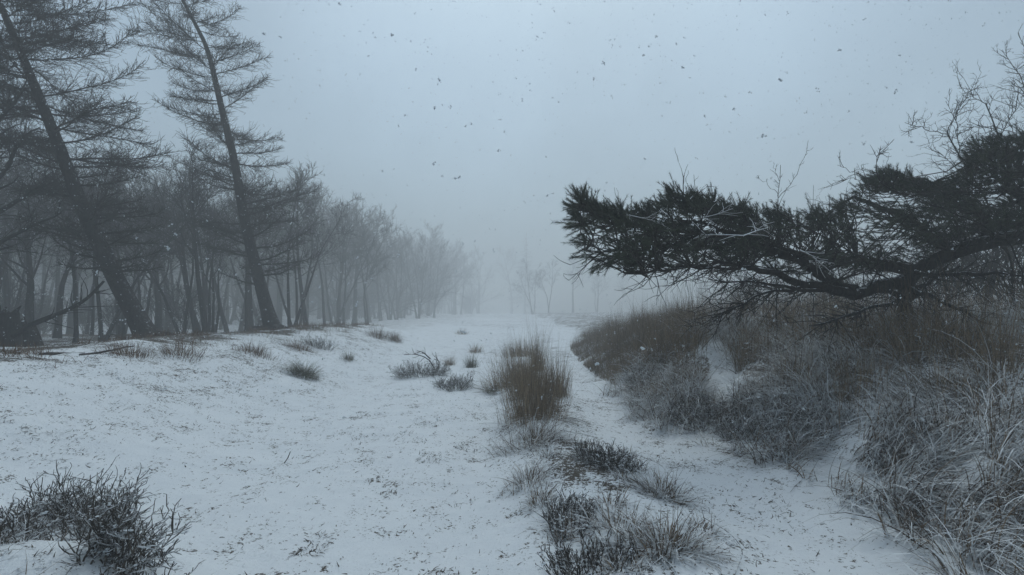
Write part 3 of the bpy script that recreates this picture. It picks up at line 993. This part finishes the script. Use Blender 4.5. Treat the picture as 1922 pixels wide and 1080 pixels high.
# ------------------------------------------------------------------ tussocks and shrubs
def tussock(name, label, px, py, rx, ry, n, hgt, lean, curl, m, group=None, wid=.005, cat='grass tussock', stalks=0, flop=0, bias=0.0, stalk_h=1.35, aw=1.0):
    c = hit(px, py)
    r = np.sqrt(rng.random(n)) * (.5 + .7 * rng.random(n)); a = rng.random(n) * 6.283
    bx = c[0] + r * np.cos(a) * rx; by = c[1] + r * np.sin(a) * ry
    base = np.stack([bx, by, ground(bx, by) - .01], 1)
    az = a + rng.normal(0, .6, n)
    az = np.where(rng.random(n) < abs(bias), (0 if bias > 0 else math.pi) + rng.normal(0, .5, n), az)
    root = empty(name, c, label, cat, group)
    g = Geo()
    g.blades(base, az, hgt * (1.12 - .5 * r) * rng.uniform(.32, 1.12, n), np.abs(rng.normal(lean, lean * .5, n)) * (.35 + .8 * r), rng.normal(curl, .35, n), wid * rng.uniform(.6, 1.3, n), 5)
    g.build('blades', m, root, smooth=False, origin=c)
    if flop:
        r = np.sqrt(rng.random(flop)); a = rng.random(flop) * 6.283
        bx = c[0] + r * np.cos(a) * rx * 1.1; by = c[1] + r * np.sin(a) * ry * 1.1
        g = Geo(); g.blades(np.stack([bx, by, ground(bx, by)], 1), a, hgt * rng.uniform(.25, .6, flop), rng.uniform(1.0, 1.5, flop), rng.uniform(.3, 1.2, flop), wid * 1.3 * rng.uniform(.6, 1.3, flop), 5)
        g.build('fallen_blades', M_FLOP, root, smooth=False, origin=c)
    if stalks:
        r = np.sqrt(rng.random(stalks)); a = rng.random(stalks) * 6.283
        bx = c[0] + r * np.cos(a) * rx * .8; by = c[1] + r * np.sin(a) * ry * .8
        g = Geo(); g.blades(np.stack([bx, by, ground(bx, by)], 1), a, hgt * stalk_h * rng.uniform(.8, 1.1, stalks), np.abs(rng.normal(.08, .08, stalks)), rng.normal(.25, .15, stalks), np.full(stalks, wid * .7), 6)
        g.build('stalks', m, root, smooth=False, origin=c)
    return root


GM = 'tall grass tussocks between the two tracks'
tussock('grass_tussock', 'tall upright brown grass clump nearest the camera between the two tracks', 1003, 782, .44, .62, 1000, .98, .2, .2, M_GRASS, GM, .0055, stalks=34, flop=380)
tussock('grass_tussock', 'brown grass clump fanning left beside the tall middle clump', 962, 722, .62, .7, 900, .9, .42, .2, M_GRASS, GM, .006, stalks=30, bias=-.45, flop=320)
tussock('grass_tussock', 'dense dark column of grass standing tallest at the back of the middle strip', 1008, 694, .2, .4, 380, 1.1, .13, .12, M_GRASS, GM, .006, stalks=26)
tussock('grass_tussock', 'straw coloured clump joining the tall middle clump to the ones behind', 990, 738, .42, .6, 620, .95, .2, .2, M_GRASS, GM, .0055, stalks=16, flop=160)
tussock('grass_tussock', 'thin grass clump on the right flank of the tall middle clump', 1045, 740, .26, .5, 500, .85, .14, .2, M_GRASS, GM, .005, stalks=10)
tussock('grass_tussock', 'loose pale grass behind the dark grass column', 975, 668, .8, 1.2, 800, .75, .25, .3, M_GRASS, GM, .006, stalks=20)
tussock('flattened_tussock', 'low snowy mat of bent grass at the foot of the tall clump', 1000, 832, .48, .42, 900, .42, 1.5, .5, M_FLOP, None, .006)
tussock('grass_tuft', 'yellowish bent grass tuft alone on the middle strip', 992, 908, .23, .3, 420, .3, 1.1, .9, M_FLOP, None, .006)
tussock('green_tuft', 'dark green rounded grass tuft on the left slope with snow on its top', 570, 706, .30, .3, 900, .48, .6, 1.1, M_GREEN, None, .006)
tussock('grass_tuft', 'small pale grass tuft on open snow right of the dark green tuft', 654, 676, .18, .2, 220, .38, .4, .5, M_GREEN, None, .005)
tussock('grass_tuft', 'ragged brown tuft at the end of the bank crest', 742, 640, .28, .4, 380, .55, .4, .5, M_RUST, None, .007)
tussock('grass_tuft', 'wide reddish grass tuft on the bank crest end', 712, 634, .55, .6, 480, .5, .45, .5, M_RUST, None, .007)
tussock('grass_tuft', 'dark grass tuft left of the middle grass strip', 884, 690, .2, .25, 320, .5, .3, .5, M_GREEN, None, .006)
tussock('grass_tuft', 'small brown tuft behind the arching dead twig', 843, 686, .18, .2, 220, .42, .35, .5, M_GRASS, None, .006)
tussock('grass_tuft', 'low green grass tuft in front of the left fanning clump', 925, 738, .16, .18, 220, .34, .6, .8, M_GREEN, None, .005)
tussock('grass_tuft', 'distant grey grass tuft on the path bend', 893, 662, .35, .5, 240, .5, .5, .5, M_GRASS, None, .008, bias=.4)
tussock('grass_tuft', 'faint tuft far along the snowy path', 868, 628, .5, .7, 200, .5, .4, .5, M_GRASS, None, .010)
for px, py, lb in [(240, 668, 'reddish grass tuft on the bank crest below the leaning larch'), (340, 668, 'small rust coloured tuft right of the larch base'),
                   (478, 664, 'rust coloured grass tuft on the crest before the slim larch'), (560, 655, 'sparse brown tuft at the crest right of the slim larch')]:
    tussock('grass_tuft', lb, px, py, .45, .4, 380, .38, .5, .6, M_RUST, 'rusty grass tufts on the left bank crest', .006)


_oct = np.array([(1, 0, 0), (-1, 0, 0), (0, 1, 0), (0, -1, 0), (0, 0, 1), (0, 0, -1)], float)


def _ico():
    v = [tuple(a) for a in _oct]; f = [(0, 2, 4), (2, 1, 4), (1, 3, 4), (3, 0, 4), (2, 0, 5), (1, 2, 5), (3, 1, 5), (0, 3, 5)]
    for _ in range(2):
        nf = []; mid = {}
        def m_(a, b):
            k = (min(a, b), max(a, b))
            if k not in mid:
                p = unit((np.array(v[a]) + np.array(v[b])) / 2); v.append(tuple(p)); mid[k] = len(v) - 1
            return mid[k]
        for a, b, c in f:
            x, y, z = m_(a, b), m_(b, c), m_(c, a)
            nf += [(a, x, z), (b, y, x), (c, z, y), (x, y, z)]
        f = nf
    return np.array(v), np.array(f)


ICO_V, ICO_F = _ico()


def snow_lumps(pts, rr, root, c, size=.016):
    """little irregular pads of snow caught on the twigs"""
    g = Geo()
    for p in [q + np.array([rr.gauss(0, .012), rr.gauss(0, .012), rr.gauss(0, .006)]) for q in pts for _ in range(3)]:
        r = size * .52 * rr.uniform(.3, 1.5)
        w_ = 1 + .35 * (vnoise(ICO_V[:, 0] * 1.7 + rr.random() * 50, ICO_V[:, 1] * 1.7 + ICO_V[:, 2] * 1.3) - .5)
        g.add(np.asarray(p) + ICO_V * w_[:, None] * np.array([r * rr.uniform(.8, 1.7), r * rr.uniform(.8, 1.7), r * .5]), tris=ICO_F)
    o = g.build('snow_clumps', M_FLAKE, root, origin=c)
    o['kind'] = 'stuff'


def shrub(name, label, px, py, rx, ry, stems, hgt, m, seed, group=None, out=.7, cat='shrub', forks=3, r0=.004, sides=4, lift=0.0, tuft=0):
    rr = random.Random(seed)
    c = hit(px, py)
    root = empty(name, c, label, cat, group)
    L1, L2 = [], []
    for _ in range(stems):
        r = math.sqrt(rr.random()); a = rr.random() * 6.283
        x = c[0] + r * math.cos(a) * rx; y = c[1] + r * math.sin(a) * ry
        p0 = np.array([x, y, float(ground(x, y)) - .02])
        d = np.array([math.cos(a) * out * r + rr.gauss(0, .25), math.sin(a) * out * r + rr.gauss(0, .25), .75])
        ln = hgt * rr.uniform(.45, 1.1)
        p, pd = grow(p0, d, ln, 6, .2, (0, 0, .04), rr)
        L1.append((p, taper(r0 * 1.2, r0 * .5, 6)))
        for _ in range(forks):
            j = rr.randint(1, 5)
            q, qd = grow(p[j], side_dir(pd, rr.uniform(.4, .95), rr.random() * 6.28), ln * rr.uniform(.25, .5), 4, .2, (0, 0, .08), rr)
            L2.append((q, taper(r0 * .75, r0 * .4, 4)))
            for _ in range(2):
                t, _x = grow(q[rr.randint(1, 3)], side_dir(qd, rr.uniform(.4, .9), rr.random() * 6.28), ln * rr.uniform(.08, .2), 3, .2, (0, 0, .05), rr)
                L2.append((t, taper(r0 * .6, r0 * .35, 3)))
    Geo().tubes(L1, sides).build('stems', m, root, origin=c)
    Geo().tubes(L2, sides).build('twigs', m, root, origin=c)
    snow_lumps([L2[rr.randrange(len(L2))][0][1] for _ in range(int(stems * .35))], rr, root, c, .013 * max(1, c[1] / 7))
    return root


HG = 'low heath shrubs poking through the snow'
def big_shrub():
    """the near bush on the mound at the lower left corner"""
    rr = random.Random(12)
    c = np.array([-2.5, 3.0, float(ground(-2.5, 3.0))])
    root = empty('heath_shrub', c, 'large dark twiggy heath shrub on the snowy mound in the lower left corner', 'shrub')
    L1, L2 = [], []
    for k in range(310):
        # crest of the mound, from the far left down its right flank
        t = rr.random()
        pxy = CREST
        f = t * 5; i = min(int(f), 4)
        x = pxy[i][0] + (pxy[i + 1][0] - pxy[i][0]) * (f - i) + rr.gauss(0, .09)
        y = pxy[i][1] + (pxy[i + 1][1] - pxy[i][1]) * (f - i) + rr.gauss(0, .09)
        p0 = np.array([x, y, float(ground(x, y)) - .02])
        d = np.array([(x + 2.6) * .8 + rr.gauss(0, .3), (y - 2.8) * .5 + rr.gauss(0, .3), .7])
        ln = rr.uniform(.12, .34) * (1.45 if (.3 < t < .65 and rr.random() < .3) else (.75 if t < .25 else 1))
        p, pd = grow(p0, d, ln, 6, .34, (0, 0, .03), rr)
        L1.append((p, taper(.0055, .0026, 6)))
        for _ in range(7):
            j = rr.randint(1, 5)
            q, qd = grow(p[j], side_dir(pd, rr.uniform(.6, 1.2), rr.random() * 6.28), ln * rr.uniform(.25, .5), 4, .2, (0, 0, .1), rr)
            L2.append((q, taper(.004, .0022, 4)))
            for _ in range(2):
                tt, _x = grow(q[rr.randint(1, 3)], side_dir(qd, rr.uniform(.4, .9), rr.random() * 6.28), rr.uniform(.02, .05), 3, .2, (0, 0, .05), rr)
                L2.append((tt, taper(.0026, .0018, 3)))
    Geo().tubes(L1, 5).build('stems', M_HEATH, root, origin=c)
    Geo().tubes(L2, 4).build('twigs', M_HEATH, root, origin=c)
    snow_lumps([L2[rr.randrange(len(L2))][0][1] for _ in range(260)], rr, root, c, .013)
    # grass blades bent over the snow of the mound
    n = 260
    bx = rng.normal(-2.75, .4, n); by = rng.normal(2.7, .25, n)
    g = Geo(); g.blades(np.stack([bx, by, ground(bx, by)], 1), rng.normal(.5, 1.2, n), rng.uniform(.08, .3, n), rng.uniform(.6, 1.4, n), rng.uniform(.2, .9, n), rng.uniform(.002, .004, n), 5)
    g.build('grass_blades', M_FLOP, root, smooth=False, origin=c)


CREST = [hit(*p)[:2] for p in [(-20, 1040), (60, 1000), (135, 970), (190, 1000), (215, 1045), (220, 1100)]]
big_shrub()
shrub('heath_shrub', 'dark heath shrub on the middle strip right of the yellowish tuft', 1140, 872, .27, .28, 230, .17, M_HEATH, 41, HG)
shrub('heath_shrub', 'heath shrub on the middle strip nearest the bottom edge of the track', 1068, 985, .15, .25, 140, .15, M_HEATH, 42, HG)
shrub('heath_shrub', 'ragged heath shrub cut by the bottom edge of the photo', 1110, 1062, .26, .14, 150, .14, M_HEATH, 43, HG)
shrub('heath_shrub', 'dark shrub at the foot of the grassy bank beside the right track', 1305, 790, .34, .3, 260, .28, M_HEATH, 44, HG)
shrub('heath_shrub', 'small dark shrub tucked under the brown bank grass', 1212, 718, .28, .28, 190, .32, M_HEATH, 45, HG)
shrub('heath_shrub', 'dark shrub under the snowy bent grass right of the track shrub', 1400, 800, .35, .3, 220, .26, M_HEATH, 46, HG)
shrub('heath_shrub', 'dark shrub at the grass edge right of the two track shrubs', 1490, 812, .35, .3, 200, .26, M_HEATH, 47, HG)
shrub('heath_shrub', 'spiky low shrub on open snow under an arching dead twig', 790, 705, .55, .35, 240, .36, M_HEATH, 48, HG, out=1.3)
shrub('heath_shrub', 'low dark shrub right of the arching dead twig', 852, 728, .3, .35, 150, .3, M_HEATH, 49, HG, out=1.2)
shrub('heath_shrub', 'tiny sparse shrub at the crest left of the path', 600, 655, .35, .35, 90, .35, M_HEATH, 50, HG)
_b = hit(815, 704)
_g = Geo()
_rr2 = random.Random(60)
for pp in [[(818, 702), (812, 680), (796, 668), (775, 664), (758, 666)], [(808, 674), (795, 662), (782, 658)], [(818, 700), (826, 680), (815, 668)]]:
    q = smooth_path([at(*p, _b[1]) for p in pp], 9)
    if pp[0][1] > 701: q[0] = _b - np.array([0, 0, .03])
    _g.tubes([(q, taper(.018, .006, 9))], 6)
    for _ in range(8):
        j = _rr2.randint(2, 7)
        t, _x = grow(q[j], side_dir(q[j + 1] - q[j], .8, _rr2.random() * 6.28), .2, 4, .2, (0, 0, .03), _rr2)
        _g.tubes([(t, taper(.006, .003, 4))], 4)
tag(_g.build('arching_twig', M_PINEBARK, origin=_b), 'dark dead branch arching over the low spiky shrub', 'dead branch')

for px, py, rx, ry, n, h, lb in [(1240, 930, .26, .22, 620, .34, 'thick mat of bent pale grass beside the right track'), (1250, 1035, .34, .2, 760, .34, 'bent pale grass heap at the bottom edge'),
                                 (1160, 1000, .32, .25, 420, .3, 'thin bent grass between the two near heath shrubs')]:
    tussock('flattened_tussock', lb, px, py, rx, ry, n, h, 1.3, .7, M_FLOP, 'flattened grass on the middle strip', .0075)

for px, py, h, n, bs, lb in [(1180, 700, .75, 420, -.3, 'brown bank tussock hanging over the track above the small dark shrub'), (1150, 655, .7, 380, -.3, 'brown grass tussock at the left end of the bank beside the track'),
                             (1098, 632, .6, 320, -.2, 'lowest grey brown tussock at the far left tip of the bank'), (1240, 668, .8, 420, 0, 'tall brown tussock on the bank left of the snowy gully'),
                             (1292, 655, .85, 420, .2, 'dark brown tussock touching the snowy gully on its near side'), (1405, 672, .85, 420, .3, 'tall brown tussock just right of the snowy gully'),
                             (1460, 640, .9, 420, 0, 'tall yellowish tussock below the lowest pine limb'), (1525, 655, .95, 420, 0, 'tall brown tussock left of the pine trunk'),
                             (1600, 652, .9, 420, 0, 'brown tussock close to the pine trunk on its left'), (1668, 660, .95, 480, -.2, 'tall grass clump hiding the foot of the pine trunk'),
                             (1730, 662, .9, 460, .2, 'grass clump at the right foot of the pine trunk'), (1810, 668, .85, 420, .2, 'brown tussock right of the pine trunk under the twiggy limb'),
                             (1885, 690, .8, 420, .3, 'brown tussock on the bank at the right edge'), (1480, 735, .6, 360, .3, 'pale drooping tussock on the near bank below the gully'),
                             (1620, 745, .6, 360, .4, 'pale drooping tussock in the middle of the near bank'), (1770, 760, .6, 360, .4, 'pale drooping tussock near the right edge of the near bank')]:
    tussock('grass_tussock', lb, px, py, .42, .42, n, h, .33, .5, M_GRASS, 'grass tussocks on the right bank', .0065, stalks=10, flop=120, bias=bs)
_rr3 = random.Random(71)
for k in range(16):
    px = _rr3.uniform(955, 1330); py = _rr3.uniform(845, 1070)
    if px < 985 + (py - 845) * .2: px += 60
    tussock('grass_scrap', _rr3.choice(['small scrap of bent brown grass poking through the middle strip', 'loose scrap of pale bent grass on the middle strip']), px, py, _rr3.uniform(.08, .2), _rr3.uniform(.08, .2), _rr3.randint(60, 150),
            _rr3.uniform(.14, .3), 1.3, .7, M_FLOP, 'scraps of bent grass on the middle strip', .007)

# long thin runners on the middle strip
_g = Geo()
for pp in [[(1085, 945), (1150, 985), (1210, 1005), (1290, 1040)], [(1320, 985), (1370, 1020), (1398, 1045), (1380, 1085)], [(1050, 815), (1105, 830), (1125, 832)], [(1190, 860), (1240, 885), (1280, 930)]]:
    q = smooth_path([hit(*p) + np.array([0, 0, .05 + .03 * math.sin(i * 1.7)]) for i, p in enumerate(pp)], 12)
    _g.tubes([(q, taper(.004, .002, 12))], 4)
tag(_g.build('bramble_runners', M_HEATH), 'thin dark runners trailing over the snow of the middle strip', None, None, 'stuff')
_g = Geo()
for a, b in [((532, 872), (545, 848)), ((20, 1000), (52, 935))]:
    p = hit(*a); q = at(b[0], b[1], p[1])
    _g.tubes([(np.array([p, (p + q) / 2 + [.01, 0, 0], q]), np.array([.007, .006, .004]))], 5)
tag(_g.build('twig_sticks', M_HEATH), 'single thin sticks poking out of the snow on the left', None, None, 'stuff')


# ------------------------------------------------------------------ bank grass (uncountable)
def bank_grass():
    def inside_gully(x, y, k=1.0):
        return gully_d(x, y) < k

    def sight_gully(x, y):
        # keep the sight line to the snowy gully mostly open as in the photo
        u = x / y * FPX + CX
        return (y < GY + .3) & (y > GY - 2.6) & (u > 1318) & (u < 1368)
    # upright brown grass on the back of the bank
    n = 60000
    y = 8.2 + 16 * rng.random(n) ** 1.3
    x = right_edge(y) + rng.exponential(3.2, n) - .1
    k = (x < y * 1.06) & (fbm(x * 1.3, y * 1.3, 71) + .25 * (fbm(x * 4.5, y * 4.5, 70) - .5) > .43) & ~inside_gully(x, y) & ~(sight_gully(x, y) & (rng.random(n) < .85))
    x, y = x[k], y[k]; n = len(x)
    e = right_edge(y)
    clump = fbm(x * 1.5, y * 1.5, 72)
    h = (.16 + .80 * sst(.32, .68, clump)) * rng.uniform(.5, 1.15, n) * (.6 + .4 * sst(0, .8, x - e))
    g = Geo(); g.blades(np.stack([x, y, ground(x, y) - .01], 1), rng.random(n) * 6.283, h, np.abs(rng.normal(.28, .22, n)), rng.normal(.55, .5, n), .0065 * rng.uniform(.6, 1.4, n), 4,
                        gauge=np.clip(.15 + .7 * fbm(x * .8, y * .8, 73) + rng.normal(0, .2, n) - .15, 0, 1))
    tag(g.build('bank_grass', M_GRASS, smooth=False), 'dense brown dry grass covering the right bank', None, None, 'stuff')
    # bent, snow laden grass on the near bank, growing in tufts that arch over
    nt_ = 5200
    ty = 1.9 + 8.6 * rng.random(nt_) ** .9
    tx = right_edge(ty) + rng.exponential(2.0, nt_) - .6
    k = ((tx > rough_edge(tx, ty) - .05) | ((rng.random(nt_) < .10) & (tx > rough_edge(tx, ty) - .7))) & (tx < ty * 1.15) & (fbm(tx * 1.6, ty * 1.6, 74) > .42)
    k &= ~((ty < 4.3) & (tx < 3.5) & (rng.random(nt_) < .6))
    tx, ty = tx[k], ty[k]; nt_ = len(tx)
    taz = 6.283 * fbm(tx * .45, ty * .45, 76) * 1.5 - 1.2 + rng.normal(0, .8, nt_)
    tl = rng.uniform(.6, 1.3, nt_); tn = rng.random(nt_)
    m = 22; n = nt_ * m
    rep = lambda a: np.repeat(a, m)
    x = rep(tx) + rng.normal(0, .055, n); y = rep(ty) + rng.normal(0, .055, n)
    k = ~inside_gully(x, y) & ~(sight_gully(x, y) & (rng.random(n) < .8))
    az = rep(taz) + rng.normal(0, .45, n)
    ln = rng.uniform(.25, .66, n) * rep(tl)
    args = [az, ln, np.clip(rng.normal(.72, .34, n), 0, 1.4), rng.normal(1.25, .4, n), .0085 * rng.uniform(.5, 1.4, n)]
    g = Geo(); g.blades(np.stack([x, y, ground(x, y) - .01], 1)[k], *[a[k] for a in args], 6, gauge=np.clip(rep(tn) + rng.normal(0, .2, n), 0, 1)[k])
    tag(g.build('bent_grass', M_FLOP, smooth=False), 'snow laden bent grass lying over the near right bank', None, None, 'stuff')
    # tall thin stalks
    n = 1500
    y = rng.uniform(5.5, 17, n); x = right_edge(y) + rng.uniform(.1, 6.5, n)
    k = (x < y * 1.03) & ~inside_gully(x, y, 1.3)
    x, y = x[k], y[k]; n = len(x)
    g = Geo(); g.blades(np.stack([x, y, ground(x, y)], 1), rng.random(n) * 6.283, rng.uniform(.7, 1.55, n), np.abs(rng.normal(.06, .09, n)), rng.normal(.25, .25, n), np.full(n, .006), 6, gauge=rng.uniform(0, .5, n))
    tag(g.build('grass_stalks', M_GRASS, smooth=False), 'tall thin dry stalks standing out of the bank grass', None, None, 'stuff')
    # grass fringe along the left crest
    n = 9000
    y = rng.uniform(7, 27, n); x = -7.5 + rng.normal(0, .55, n) - .25
    k = (fbm(x * 1.2, y * .8, 77) > .47)
    x, y = x[k], y[k]; n = len(x)
    g = Geo(); g.blades(np.stack([x, y, ground(x, y)], 1), rng.random(n) * 6.283, rng.uniform(.08, .26, n), np.abs(rng.normal(.5, .4, n)), rng.normal(.7, .4, n), .008 * rng.uniform(.6, 1.3, n), 4)
    tag(g.build('crest_grass', M_RUST, smooth=False), 'short rusty grass along the crest of the left bank', None, None, 'stuff')
    # dark stubble tips through the snow
    n = 330000
    y = 1.9 + 20 * rng.random(n) ** 1.7; x = rng.uniform(-9, 5, n)
    t = thin(x, y)
    patch = fbm(x * 1.0, y * 1.0, 78); fine = fbm(x * 5, y * 5, 79, 2)
    slope = np.exp(-((x + 5.6) / 1.5) ** 2)
    p = .02 + .9 * sst(.50, .70, patch) * sst(.50, .66, fine) * (.25 + 1.6 * sst(.5, .62, fbm(x * 2.2, y * 2.2, 80))) + .45 * slope * sst(.5, .62, fine) + .5 * t
    p = p * np.interp(y, [1.9, 3, 6, 22], [.55, .6, .8, 1])
    k = (np.abs(x) < y * 1.06) & (rng.random(n) < p * .75) & (x < right_edge(y) + .4)
    x, y = x[k], y[k]; n = len(x)
    g = Geo(); g.blades(np.stack([x, y, ground(x, y) + .003], 1), rng.normal(.6, 1.6, n), rng.uniform(.012, .06, n), rng.uniform(1.1, 1.6, n), rng.normal(0, .5, n), rng.uniform(.003, .010, n), 4, clamp=False)
    tag(g.build('stubble', M_STUB, smooth=False), 'dark grass tips poking through the thin snow', None, None, 'stuff')


bank_grass()


# ------------------------------------------------------------------ falling snow
def falling_snow():
    rr = random.Random(90)
    g = Geo()

    def flake(p, s):
        for _ in range(rr.randint(3, 6)):
            c = p + np.array([rr.gauss(0, .45), rr.gauss(0, .45), rr.gauss(0, .45)]) * s
            r = s * rr.uniform(.25, .6)
            d = np.array([[1, 0, 0], [-1, 0, 0], [0, 1, 0], [0, -1, 0], [0, 0, 1], [0, 0, -1]], float) * r * np.array([[rr.uniform(.6, 1.3), rr.uniform(.6, 1.3), rr.uniform(.6, 1.3)]])
            g.add(c + d, tris=[(0, 2, 4), (2, 1, 4), (1, 3, 4), (3, 0, 4), (2, 0, 5), (1, 2, 5), (3, 1, 5), (0, 3, 5)])
    for px, py, s in [(858, 333, 7), (827, 154, 5), (816, 203, 5), (936, 283, 4.5), (1209, 104, 4), (1432, 252, 7), (1534, 168, 6), (1466, 150, 5), (1132, 120, 4), (1282, 125, 4), (1311, 297, 4), (598, 132, 4),
                      (885, 233, 4), (981, 187, 4), (1114, 147, 4), (845, 200, 3.5), (1681, 174, 5), (1027, 367, 4), (817, 306, 5), (1377, 205, 4), (1360, 180, 3), (780, 130, 3), (1576, 94, 4), (1002, 367, 3),
                      (317, 466, 6), (388, 485, 5), (412, 507, 5), (232, 603, 5), (600, 540, 4), (870, 622, 5), (1208, 653, 7), (1120, 683, 6)]:
        Y = rr.uniform(1.6, 3.2)
        flake(at(px, py, Y), s / FPX * Y * .9)
    for _ in range(9000):
        Y = 1.6 + 14 * rr.random() ** .8
        p = at(rr.uniform(-100, 2020), rr.uniform(-100, 820), Y)
        if p[2] < float(ground(p[0], p[1])) + .1: continue
        flake(p, rr.uniform(.003, .0065) + .0003 * Y)
    o = g.build('falling_snow', M_FLAKE)
    tag(o, 'scattered snowflakes drifting down through the foggy air', None, None, 'stuff')


falling_snow()
